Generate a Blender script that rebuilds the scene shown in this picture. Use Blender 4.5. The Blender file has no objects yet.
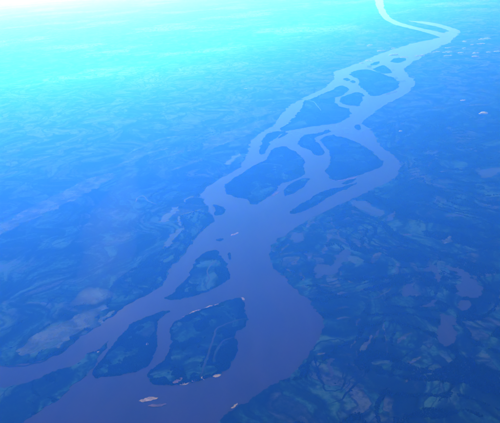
import bpy, math, random
import numpy as np
from mathutils import Vector, Matrix
from mathutils.geometry import delaunay_2d_cdt

sc = bpy.context.scene
C = sc.collection

# ------------------------------------------------------------------ camera
IMG_W, IMG_H = 500.0, 423.0          # photograph's pixel grid, used to lay out the tracing
F_PX = 603.0
CAM_H = 10000.0
PITCH = math.radians(22.15)           # below the horizontal
ROLL = math.radians(4.2)             # horizon climbs to the right
cam_d = bpy.data.cameras.new('camera')
cam_d.sensor_fit = 'HORIZONTAL'
cam_d.sensor_width = 36.0
cam_d.lens = 36.0 * F_PX / IMG_W
cam_d.clip_start = 10.0
cam_d.clip_end = 3.0e6
cam = bpy.data.objects.new('camera', cam_d)
C.objects.link(cam)
CAM_ROT = Matrix.Rotation(math.pi / 2 - PITCH, 3, 'X') @ Matrix.Rotation(-ROLL, 3, 'Z')
cam.matrix_world = Matrix.Translation((0, 0, CAM_H)) @ CAM_ROT.to_4x4()
sc.camera = cam

# ------------------------------------------------------------------ sky and sun
SUN_EL = math.radians(22.0)
SUN_AZ = math.radians(-16.0)         # left of the view direction (+Y)
SUN_STRENGTH = 5.0
SKY_STRENGTH = 0.05
EXPOSURE = 0.48
HAZE_DENSITY = 4.9e-5
HAZE_COLOR = (0.019, 0.155, 1.0)
HAZE_G = 0.70

w = bpy.data.worlds.new('World')
sc.world = w
w.use_nodes = True
nt = w.node_tree
bg = nt.nodes['Background']
sky = nt.nodes.new('ShaderNodeTexSky')
sky.sky_type = 'NISHITA'
sky.sun_disc = False
sky.sun_elevation = SUN_EL
sky.sun_rotation = SUN_AZ
sky.altitude = 0.0
nt.links.new(sky.outputs[0], bg.inputs[0])
bg.inputs[1].default_value = SKY_STRENGTH

sun_d = bpy.data.lights.new('sun', 'SUN')
sun_d.energy = SUN_STRENGTH
sun_d.angle = math.radians(0.53)
sun_d.color = (1.0, 0.96, 0.90)
sun = bpy.data.objects.new('sun', sun_d)
C.objects.link(sun)
to_sun = Vector((math.sin(SUN_AZ) * math.cos(SUN_EL), math.cos(SUN_AZ) * math.cos(SUN_EL), math.sin(SUN_EL)))
sun.rotation_euler = to_sun.to_track_quat('Z', 'Y').to_euler()
sun.location = to_sun * 20000

vs = sc.view_settings
vs.view_transform = 'Standard'
vs.look = 'None'
vs.exposure = EXPOSURE
vs.gamma = 1.0
vs.use_curve_mapping = False
sc.render.engine = 'CYCLES'
sc.cycles.use_denoising = True
sc.cycles.volume_bounces = 3
sc.cycles.max_bounces = 6
sc.cycles.sample_clamp_indirect = 4.0

rng = np.random.default_rng(11)
random.seed(11)

# ------------------------------------------------------------------ helpers
R3 = np.array(CAM_ROT)

def unproject(px, z=0.0):
    """photo pixels -> points on the horizontal plane at height z"""
    px = np.asarray(px, float)
    d = np.stack([(px[:, 0] - IMG_W / 2) / F_PX, -(px[:, 1] - IMG_H / 2) / F_PX, -np.ones(len(px))], 1)
    d = d @ R3.T
    t = (z - CAM_H) / d[:, 2]
    return np.stack([d[:, 0] * t, d[:, 1] * t], 1)

def slant(xy):
    return np.sqrt(xy[..., 0] ** 2 + xy[..., 1] ** 2 + CAM_H ** 2)

def _hash(ix, iy, seed):
    h = (ix.astype(np.int64) * 374761393 + iy.astype(np.int64) * 668265263 + seed * 982451653) & 0xFFFFFFFF
    h = ((h ^ (h >> 13)) * 1274126177) & 0xFFFFFFFF
    return ((h ^ (h >> 16)) & 0xFFFFFF) / float(0xFFFFFF)

def vnoise(x, y, seed=0):
    ix, iy = np.floor(x), np.floor(y)
    fx, fy = x - ix, y - iy
    fx, fy = fx * fx * (3 - 2 * fx), fy * fy * (3 - 2 * fy)
    a, b = _hash(ix, iy, seed), _hash(ix + 1, iy, seed)
    c, d = _hash(ix, iy + 1, seed), _hash(ix + 1, iy + 1, seed)
    return (a * (1 - fx) + b * fx) * (1 - fy) + (c * (1 - fx) + d * fx) * fy

def fbm(x, y, seed=0, octaves=4):
    s, amp, tot = 0, 1.0, 0.0
    for k in range(octaves):
        s = s + amp * (vnoise(x, y, seed + k * 17) - 0.5)
        tot += amp * 0.5
        amp *= 0.5
        x, y = x * 2.03, y * 2.03
    return s / tot                     # about -1 .. 1

def smooth(pts, closed=True, n=5):
    p = np.asarray(pts, float)
    out = []
    m = len(p)
    for i in range(m if closed else m - 1):
        if closed:
            a, b, c, d = p[i - 1], p[i], p[(i + 1) % m], p[(i + 2) % m]
        else:
            a, b, c, d = p[max(i - 1, 0)], p[i], p[i + 1], p[min(i + 2, m - 1)]
        for t in np.linspace(0, 1, n, endpoint=False):
            out.append(0.5 * (2 * b + (c - a) * t + (2 * a - 5 * b + 4 * c - d) * t * t + (3 * b - a - 3 * c + d) * t ** 3))
    if not closed:
        out.append(p[-1])
    return np.array(out)

def densify(xy, step_px=0.6, closed=True):
    out = []
    m = len(xy)
    for i in range(m if closed else m - 1):
        a, b = xy[i], xy[(i + 1) % m]
        st = step_px * slant(a) / F_PX
        k = max(1, int(math.ceil(np.linalg.norm(b - a) / st)))
        for t in range(k):
            out.append(a + (b - a) * t / k)
    if not closed:
        out.append(xy[-1])
    return np.array(out)

def roughen(xy, px=0.55, seed=3):
    """ragged natural bank line, amplitude in metres that suits its distance"""
    s = slant(xy) / F_PX
    out = xy.copy()
    for lam_px, amp in ((9.0, 1.1), (3.2, 0.9)):
        lam = np.exp2(np.round(np.log2(lam_px * s)))
        nx = fbm(xy[:, 0] / lam, xy[:, 1] / lam, seed, 3)
        ny = fbm(xy[:, 0] / lam + 91.7, xy[:, 1] / lam - 37.1, seed + 5, 3)
        out = out + np.stack([nx, ny], 1) * (px * s * amp)[:, None] * 3.2
    return out

def ring_from_px(px, rough=0.55, seed=3, n=5, z=0.0):
    return roughen(densify(unproject(smooth(px, True, n), z)), rough, seed)

def inside(pts, ring):
    """even-odd test, each edge visiting only the points at its own height"""
    order = np.argsort(pts[:, 1], kind='stable')
    x, y = pts[order, 0], pts[order, 1]
    a, b = ring, np.roll(ring, -1, 0)
    lo = np.searchsorted(y, np.minimum(a[:, 1], b[:, 1]), 'left')
    hi = np.searchsorted(y, np.maximum(a[:, 1], b[:, 1]), 'left')
    ins = np.zeros(len(pts), bool)
    for i in np.where(hi > lo)[0]:
        l, h = lo[i], hi[i]
        xc = (b[i, 0] - a[i, 0]) * (y[l:h] - a[i, 1]) / (b[i, 1] - a[i, 1]) + a[i, 0]
        ins[l:h] ^= x[l:h] < xc
    res = np.zeros(len(pts), bool)
    res[order] = ins
    return res

def dist_to_ring(pts, ring, closed=True, maxd=1e9):
    """distance to a line, cut off at maxd (only points near each stretch are visited)"""
    a = ring if closed else ring[:-1]
    b = np.roll(ring, -1, 0) if closed else ring[1:]
    best = np.full(len(pts), maxd)
    for k in range(0, len(a), 24):
        aa, bb = a[k:k + 24], b[k:k + 24]
        lo = np.minimum(aa.min(0), bb.min(0)) - maxd
        hi = np.maximum(aa.max(0), bb.max(0)) + maxd
        idx = np.where((pts[:, 0] > lo[0]) & (pts[:, 0] < hi[0]) & (pts[:, 1] > lo[1]) & (pts[:, 1] < hi[1]))[0]
        if not len(idx):
            continue
        q = pts[idx]
        m = best[idx] ** 2
        for i in range(len(aa)):
            ab = bb[i] - aa[i]
            t = np.clip(((q - aa[i]) @ ab) / max(ab @ ab, 1e-9), 0, 1)
            d = q - (aa[i] + t[:, None] * ab)
            m = np.minimum(m, (d * d).sum(1))
        best[idx] = np.sqrt(m)
    return best

def mesh_obj(name, verts, faces, mat, parent=None, smooth_shade=False):
    me = bpy.data.meshes.new(name)
    me.from_pydata([tuple(v) for v in verts], [], [tuple(f) for f in faces])
    if smooth_shade:
        me.polygons.foreach_set('use_smooth', [True] * len(me.polygons))
    me.materials.append(mat)
    me.update()
    o = bpy.data.objects.new(name, me)
    C.objects.link(o)
    if parent:
        o.parent = parent
    return o

def tag(o, label=None, cat=None, group=None, kind=None):
    if label: o['label'] = label
    if cat: o['category'] = cat
    if group: o['group'] = group
    if kind: o['kind'] = kind
    return o

def triangulate(rings, extra):
    """constrained triangulation of rings plus loose points"""
    v, e = [], []
    for r in rings:
        n0 = len(v)
        v += [Vector((p[0], p[1])) for p in r]
        e += [(n0 + i, n0 + (i + 1) % len(r)) for i in range(len(r))]
    v += [Vector((p[0], p[1])) for p in extra]
    ov, oe, of, *_ = delaunay_2d_cdt(v, e, [], 0, 0.01)
    return np.array([(p.x, p.y) for p in ov]), np.array([f for f in of if len(f) == 3])

def skirt(verts, faces, ring, z_top, z_bot):
    """vertical bank under a ring"""
    n0 = len(verts)
    verts += [(p[0], p[1], z_top) for p in ring] + [(p[0], p[1], z_bot) for p in ring]
    m = len(ring)
    for i in range(m):
        j = (i + 1) % m
        faces.append((n0 + i, n0 + j, n0 + m + j, n0 + m + i))

def grid_points(lo, hi, step, jitter=0.35):
    gx, gy = np.meshgrid(np.arange(lo[0], hi[0], step), np.arange(lo[1], hi[1], step))
    p = np.stack([gx.ravel(), gy.ravel()], 1)
    return p + rng.uniform(-jitter, jitter, p.shape) * step

def sheet(name, ring, z, mat, step=None, relief=0.0, bank=None, parent=None):
    extra = np.zeros((0, 2))
    if step:
        g = grid_points(ring.min(0), ring.max(0), step)
        g = g[inside(g, ring)]
        if len(g):
            extra = g[dist_to_ring(g, ring, True, step) > step * 0.35]
    v, f = triangulate([ring], extra)
    cen = v[f].mean(1)
    f = f[inside(cen, ring)]
    zz = np.full(len(v), z)
    if relief and len(extra):
        dd = np.clip(dist_to_ring(v, ring, True, 90) / 80.0, 0, 1)
        zz = z + dd * relief * (0.5 + 0.5 * fbm(v[:, 0] / 150, v[:, 1] / 150, 5, 3))
    verts = [(a[0], a[1], c) for a, c in zip(v, zz)]
    faces = [tuple(t) for t in f]
    if bank is not None:
        skirt(verts, faces, ring, z, bank)
    return mesh_obj(name, verts, faces, mat, parent)

def ribbon(name, px, width_px, z, mat, parent=None, wob=0.3, seed=9, closed=False):
    """a creek or slough: centre line in pixels, width in pixels (single number or one per point)"""
    px = np.asarray(px, float)
    wp = np.broadcast_to(np.asarray(width_px, float), (len(px),))
    s = smooth(np.column_stack([px, wp]), False, 6)
    c = unproject(s[:, :2], z)
    wd = s[:, 2] * slant(c) / F_PX
    c = roughen(c, wob, seed)
    t = np.gradient(c, axis=0)
    t /= np.linalg.norm(t, axis=1)[:, None] + 1e-9
    nrm = np.stack([-t[:, 1], t[:, 0]], 1)
    # width as seen: strips running away from the viewer keep their true width
    k = 0.5 + 0.35 * fbm(c[:, 0] / 300, c[:, 1] / 300, seed + 2, 3)
    ends = np.clip(np.sin(np.linspace(0.08, math.pi - 0.08, len(c))) * 2.2, 0.0, 1.0)
    wd = np.maximum(wd * (0.55 + 0.9 * k) * ends, 12)
    l, r = c + nrm * wd[:, None] / 2, c - nrm * wd[:, None] / 2
    verts = [(p[0], p[1], z) for p in l] + [(p[0], p[1], z) for p in r]
    n = len(c)
    faces = [(i, i + 1, n + i + 1, n + i) for i in range(n - 1)]
    return mesh_obj(name, verts, faces, mat, parent), c

def crowns(name, pts, size, height, z, mat, parent=None):
    """joined forest canopy: one small lumpy dome for each clump of trees"""
    n = len(pts)
    if n == 0:
        return None
    size = np.broadcast_to(size, (n,)) * rng.uniform(0.7, 1.35, n)
    height = np.broadcast_to(height, (n,)) * rng.uniform(0.6, 1.3, n)
    ang = np.linspace(0, 2 * math.pi, 6, endpoint=False)[None, :] + rng.uniform(0, 6, n)[:, None]
    r1 = size[:, None] * 0.5 * rng.uniform(0.75, 1.2, (n, 6))
    r2 = r1 * rng.uniform(0.5, 0.75, (n, 6))
    V = np.zeros((n, 13, 3))
    V[:, 0:6, 0] = pts[:, 0:1] + r1 * np.cos(ang)
    V[:, 0:6, 1] = pts[:, 1:2] + r1 * np.sin(ang)
    V[:, 0:6, 2] = z
    V[:, 6:12, 0] = pts[:, 0:1] + r2 * np.cos(ang + 0.3)
    V[:, 6:12, 1] = pts[:, 1:2] + r2 * np.sin(ang + 0.3)
    V[:, 6:12, 2] = z + height[:, None] * rng.uniform(0.65, 0.9, (n, 6))
    V[:, 12, 0], V[:, 12, 1] = pts[:, 0], pts[:, 1]
    V[:, 12, 2] = z + height
    tri = []
    for i in range(6):
        j = (i + 1) % 6
        tri += [(i, j, 6 + j), (i, 6 + j, 6 + i), (6 + i, 6 + j, 12)]
    tri = np.array(tri)
    F = (np.arange(n)[:, None, None] * 13 + tri[None]).reshape(-1, 3)
    me = bpy.data.meshes.new(name)
    me.vertices.add(n * 13)
    me.vertices.foreach_set('co', V.ravel())
    me.loops.add(F.size)
    me.loops.foreach_set('vertex_index', F.ravel().astype(np.int32))
    me.polygons.add(len(F))
    me.polygons.foreach_set('loop_start', np.arange(0, F.size, 3, dtype=np.int32))
    me.polygons.foreach_set('loop_total', np.full(len(F), 3, np.int32))
    me.update(calc_edges=True)
    me.materials.append(mat)
    o = bpy.data.objects.new(name, me)
    C.objects.link(o)
    if parent:
        o.parent = parent
    o['kind'] = 'stuff'
    return o

# ------------------------------------------------------------------ materials
class NG:
    def __init__(self, name):
        self.m = bpy.data.materials.new(name)
        self.m.use_nodes = True
        self.t = self.m.node_tree
        self.b = self.t.nodes['Principled BSDF']
    def n(self, typ, **kw):
        nd = self.t.nodes.new(typ)
        for k, v in kw.items():
            setattr(nd, k, v)
        return nd
    def l(self, a, b):
        self.t.links.new(a, b)
    def pos(self, scale):
        g = self.n('ShaderNodeNewGeometry')
        s = self.n('ShaderNodeVectorMath', operation='SCALE')
        self.l(g.outputs['Position'], s.inputs[0])
        s.inputs['Scale'].default_value = scale
        return s.outputs[0]
    def noise(self, vec, scale, detail=4, rough=0.55, dist=0.0, color=False):
        nd = self.n('ShaderNodeTexNoise')
        nd.inputs['Scale'].default_value = scale
        nd.inputs['Detail'].default_value = detail
        nd.inputs['Roughness'].default_value = rough
        nd.inputs['Distortion'].default_value = dist
        self.l(vec, nd.inputs['Vector'])
        return nd.outputs['Color' if color else 'Fac']
    def math(self, op, a, b=None, c=None):
        nd = self.n('ShaderNodeMath', operation=op)
        for i, v in enumerate((a, b, c)):
            if v is None: continue
            if isinstance(v, (int, float)): nd.inputs[i].default_value = v
            else: self.l(v, nd.inputs[i])
        return nd.outputs[0]
    def ramp(self, fac, stops):
        nd = self.n('ShaderNodeValToRGB')
        el = nd.color_ramp.elements
        while len(el) < len(stops): el.new(0.5)
        for e, (p, c) in zip(el, stops):
            e.position = p
            e.color = (*c, 1) if len(c) == 3 else c
        self.l(fac, nd.inputs[0])
        return nd.outputs[0]
    def mapr(self, v, a, b, c=0.0, d=1.0):
        nd = self.n('ShaderNodeMapRange')
        nd.interpolation_type = 'SMOOTHSTEP'
        self.l(v, nd.inputs[0])
        for i, x in enumerate((a, b, c, d)): nd.inputs[i + 1].default_value = x
        return nd.outputs[0]
    def mix(self, fac, a, b):
        nd = self.n('ShaderNodeMix', data_type='RGBA')
        if isinstance(fac, (int, float)): nd.inputs[0].default_value = fac
        else: self.l(fac, nd.inputs[0])
        for i, v in ((6, a), (7, b)):
            if isinstance(v, tuple): nd.inputs[i].default_value = (*v, 1)
            else: self.l(v, nd.inputs[i])
        return nd.outputs[2]
    def vadd(self, a, b, k):
        s = self.n('ShaderNodeVectorMath', operation='MULTIPLY_ADD')
        self.l(b, s.inputs[0])
        s.inputs[1].default_value = (k, k, 0)
        self.l(a, s.inputs[2])
        return s.outputs[0]

FOREST = (0.0035, 0.014, 0.008)
FOREST2 = (0.006, 0.022, 0.011)
MARSH = (0.012, 0.060, 0.038)
MEADOW = (0.030, 0.090, 0.066)
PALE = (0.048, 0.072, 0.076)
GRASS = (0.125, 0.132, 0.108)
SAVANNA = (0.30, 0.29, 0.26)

def floodplain_material(name, pale_amt=1.0):
    g = NG(name)
    p = g.pos(0.001)                                        # kilometres
    warp = g.noise(p, 0.20, 2, 0.5, color=True)
    pw = g.vadd(p, warp, 7.0)                               # broad swirls of the old meander belts
    wf = g.noise(p, 1.6, 4, 0.6, color=True)
    pf = g.vadd(pw, wf, 0.55)                               # ragged edges
    mp = g.n('ShaderNodeMapping')
    mp.inputs['Scale'].default_value = (1.0, 0.42, 1.0)     # lens-shaped swales
    mp.inputs['Rotation'].default_value = (0, 0, math.radians(35))
    g.l(pf, mp.inputs[0])
    def cells(scale, feature, out):
        v = g.n('ShaderNodeTexVoronoi', feature=feature)
        v.inputs['Scale'].default_value = scale
        g.l(mp.outputs[0], v.inputs['Vector'])
        return v.outputs[out]
    e1 = cells(1.15, 'DISTANCE_TO_EDGE', 'Distance')
    e2 = cells(2.7, 'DISTANCE_TO_EDGE', 'Distance')
    c1 = g.n('ShaderNodeSeparateColor'); g.l(cells(1.15, 'F1', 'Color'), c1.inputs[0])
    c2 = g.n('ShaderNodeSeparateColor'); g.l(cells(2.7, 'F1', 'Color'), c2.inputs[0])
    fine = g.noise(p, 7.0, 5, 0.65)
    mid = g.noise(pf, 0.9, 6, 0.62)
    # tone of each swale, broken by noise
    t = g.math('ADD', g.math('MULTIPLY', c1.outputs[0], 0.30), g.math('MULTIPLY', c2.outputs[0], 0.28))
    t = g.math('ADD', t, g.math('MULTIPLY', g.math('SUBTRACT', mid, 0.5), 1.1))
    t = g.math('ADD', t, g.math('MULTIPLY', g.math('SUBTRACT', fine, 0.5), 0.7))
    col = g.ramp(g.mapr(t, 0.02, 0.60), [(0.0, FOREST), (0.35, FOREST2), (0.68, MARSH), (1.0, MEADOW)])
    # pale flooded meadows
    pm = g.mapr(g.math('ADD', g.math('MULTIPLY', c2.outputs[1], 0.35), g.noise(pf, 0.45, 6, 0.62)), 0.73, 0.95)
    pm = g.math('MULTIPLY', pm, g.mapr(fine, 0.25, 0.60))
    # grassland: open country further out on the plain, away from the wooded river belt
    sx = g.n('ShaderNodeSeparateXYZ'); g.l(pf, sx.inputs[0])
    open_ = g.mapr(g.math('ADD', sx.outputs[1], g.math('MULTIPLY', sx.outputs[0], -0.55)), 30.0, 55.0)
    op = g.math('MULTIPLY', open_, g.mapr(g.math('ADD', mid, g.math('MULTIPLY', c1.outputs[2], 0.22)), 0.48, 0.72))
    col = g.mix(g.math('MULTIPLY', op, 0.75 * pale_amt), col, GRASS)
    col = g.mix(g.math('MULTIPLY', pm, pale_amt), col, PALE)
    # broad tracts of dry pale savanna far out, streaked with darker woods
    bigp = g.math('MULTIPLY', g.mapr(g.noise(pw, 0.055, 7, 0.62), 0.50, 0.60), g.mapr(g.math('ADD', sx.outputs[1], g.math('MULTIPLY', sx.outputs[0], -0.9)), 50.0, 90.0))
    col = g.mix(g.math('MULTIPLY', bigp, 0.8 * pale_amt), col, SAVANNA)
    # dark wooded sloughs outlining the swales
    l1 = g.math('MULTIPLY', g.mapr(e1, 0.13, 0.02), g.mapr(mid, 0.72, 0.46))
    l2 = g.math('MULTIPLY', g.mapr(e2, 0.11, 0.02), g.mapr(g.noise(p, 0.7, 3, 0.55), 0.60, 0.46))
    ln = g.math('MAXIMUM', l1, g.math('MULTIPLY', l2, 0.85))
    col = g.mix(g.math('MULTIPLY', ln, 0.92), col, (0.002, 0.009, 0.008))
    g.l(col, g.b.inputs['Base Color'])
    g.b.inputs['Roughness'].default_value = 0.9
    g.b.inputs['Specular IOR Level'].default_value = 0.0
    bmp = g.n('ShaderNodeBump')
    bmp.inputs['Strength'].default_value = 0.35
    bmp.inputs['Distance'].default_value = 20.0
    g.l(fine, bmp.inputs['Height'])
    g.l(bmp.outputs[0], g.b.inputs['Normal'])
    return g.m

def forest_material(name):
    g = NG(name)
    p = g.pos(0.001)
    a = g.noise(p, 7.0, 4, 0.6)
    col = g.ramp(a, [(0.3, (0.003, 0.012, 0.007)), (0.55, FOREST), (0.75, FOREST2)])
    g.l(col, g.b.inputs['Base Color'])
    g.b.inputs['Roughness'].default_value = 0.95
    g.b.inputs['Specular IOR Level'].default_value = 0.0
    return g.m

def water_material(name, lo, hi, rough=0.28, spec=0.35):
    g = NG(name)
    p = g.pos(0.001)
    pw = g.vadd(p, g.noise(p, 0.35, 3, 0.5, color=True), 2.2)
    mp = g.n('ShaderNodeMapping')
    mp.inputs['Rotation'].default_value = (0, 0, math.radians(28))
    mp.inputs['Scale'].default_value = (1.0, 0.22, 1.0)     # streaks drawn out along the current
    g.l(pw, mp.inputs[0])
    a = g.math('ADD', g.math('MULTIPLY', g.noise(mp.outputs[0], 1.6, 5, 0.6), 0.6), g.math('MULTIPLY', g.noise(p, 0.35, 4, 0.55), 0.4))
    col = g.ramp(a, [(0.36, lo), (0.64, hi)])
    g.l(col, g.b.inputs['Base Color'])
    g.b.inputs['Roughness'].default_value = rough
    g.b.inputs['IOR'].default_value = 1.33
    g.b.inputs['Specular IOR Level'].default_value = spec
    return g.m

def plain_material(name, lo, hi, scale=6.0, rough=0.9):
    g = NG(name)
    p = g.pos(0.001)
    col = g.ramp(g.noise(p, scale, 5, 0.65), [(0.3, lo), (0.7, hi)])
    g.l(col, g.b.inputs['Base Color'])
    g.b.inputs['Roughness'].default_value = rough
    g.b.inputs['Specular IOR Level'].default_value = 0.0
    return g.m

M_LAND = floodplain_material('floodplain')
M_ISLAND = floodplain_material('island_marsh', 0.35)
M_FOREST = forest_material('forest')
M_WATER = water_material('muddy_water', (0.020, 0.021, 0.030), (0.035, 0.031, 0.039), 0.08, 0.042)
M_LAGOON = water_material('lagoon_water', (0.016, 0.025, 0.034), (0.032, 0.038, 0.047), 0.10, 0.045)
M_DARKW = water_material('slough_water', (0.002, 0.009, 0.009), (0.005, 0.014, 0.013), 0.8, 0.0)
M_SAND = plain_material('river_sand', (0.10, 0.085, 0.075), (0.42, 0.34, 0.29), 9)
M_MUD = plain_material('wet_sand', (0.05, 0.04, 0.04), (0.15, 0.11, 0.10), 8)

Z_LAND, Z_BED = 6.0, -3.0

# ------------------------------------------------------------------ river and floodplain
west_bank = [(442,34.5),(438,38),(425,41),(410,44),(398,48),(386,52),(375,56),(366,60),(355,64.5),(345,68),(337,71),(334,75),
  (332,81),(325,87),(315,92),(305,97),(297,101.5),(289,106),(281,114),(277,120),(271,127),(263,132),(254,138),(250,142),(249.5,148),
  (244,160),(238,168),(226,175),(212,184),(204,191),(202,196),(205,202),(208.5,207),(210,213),(214,218),(211,223),(203,230),
  (193,241),(186,252),(180,259),(169,269),(165.5,280),(157,289.5),(142,296.5),(132,302),(121,309.5),(105.6,321),(91,331),(79,339.5),
  (62,352.5),(48,359),(30,363),(12,365),(0,364.5),(-40,362),(-90,360)]
south_side = [(-100,372),(-90,392),(-40,391),(0,388),(30,381),(50,374),(66,368),(80,361),(90,353),(99,348.5),(109,340.5),(107,347),(100,356),(92,369),
  (80,380),(68,390),(56,401),(38,412),(20,424),(-10,440),(-10,470),(120,490),(195,470),(213,432),(220,420),(233,409),(249,400.5),(260,392.5),(272,385.5),(291,376),
  (301.6,364.5),(310,353),(319,342),(322.5,330)]
east_bank = [(323.5,320),(318,312),(310,302),(302,295),(292,287),(284,277),(276,268),(271,261),(270,254),(272,246),(280,238.5),(290,232),
  (302,224.5),(316,216),(334,207.5),(350,200.5),(370,190.5),(386,183),(396,176.5),(400.5,170),(401.3,163.5),(397,157.5),(390,153),
  (382,147),(378,141),(376,135),(370,129),(363,124.5),(362,122.5),(367,118.5),(376,111.5),(388,103.5),(400,97.3),(408,92),(413.5,86.5),(414.5,81.5),
  (410,76),(405.5,70),(408,66),(417,60),(424,55.5),(434,50.5),(441,47),(447,44),(452,40),(457,35.5),(460,31.5),(455,29.5),(449,31)]
river_ring = ring_from_px(west_bank + south_side + east_bank, 0.75, 3, 4)

far_pts = []
for R, n in ((2.5e4, 20), (6e4, 24), (1.4e5, 28), (3e5, 32), (6e5, 36), (9e5, 40)):
    a = np.linspace(0, 2 * math.pi, n, endpoint=False) + R
    far_pts.append(np.stack([R * np.cos(a), R * np.sin(a)], 1))
gp = np.concatenate(far_pts + [grid_points((-40000, 4000), (40000, 90000), 4000)])
ok = ~inside(gp, river_ring)
gp = gp[ok]
gp = gp[dist_to_ring(gp, river_ring, True, 400) > 300]
v, f = triangulate([river_ring], gp)
f = f[~inside(v[f].mean(1), river_ring)]
verts = [(p[0], p[1], Z_LAND) for p in v]
faces = [tuple(t) for t in f]
skirt(verts, faces, river_ring, Z_LAND, Z_BED)
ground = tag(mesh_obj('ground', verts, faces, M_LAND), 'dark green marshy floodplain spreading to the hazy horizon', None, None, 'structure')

river = sheet('river', river_ring, 0.0, M_WATER, step=2500)
tag(river, 'wide muddy braided river winding away into the haze', None, None, 'structure')

# two thin reaches that feed the far bend
for px, lb in (
    ([(373,-10),(375.5,3),(378,10),(381.5,16.5),(388,21.5),(398,25.6),(412,29),(428,33),(440,37),(449,36),(446,33.8),(436,31.4),(424,28.8),(410,25.4),(398,21.6),(389.5,16.6),(385,10),(383.4,2),(382,-10)], 'pale far river reach curving up to the top edge'),
    ([(408,20.8),(418,21.2),(430,22.4),(442,24.8),(454,28.6),(460,31.6),(455,33),(446,29.6),(436,26.6),(424,24)], 'thin upper river reach joining the farthest bend')):
    o = sheet('river_reach', ring_from_px(px, 0.25, 31, 5), Z_LAND + 2.0, M_WATER, step=20000)
    tag(o, lb, None, None, 'structure')

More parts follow.
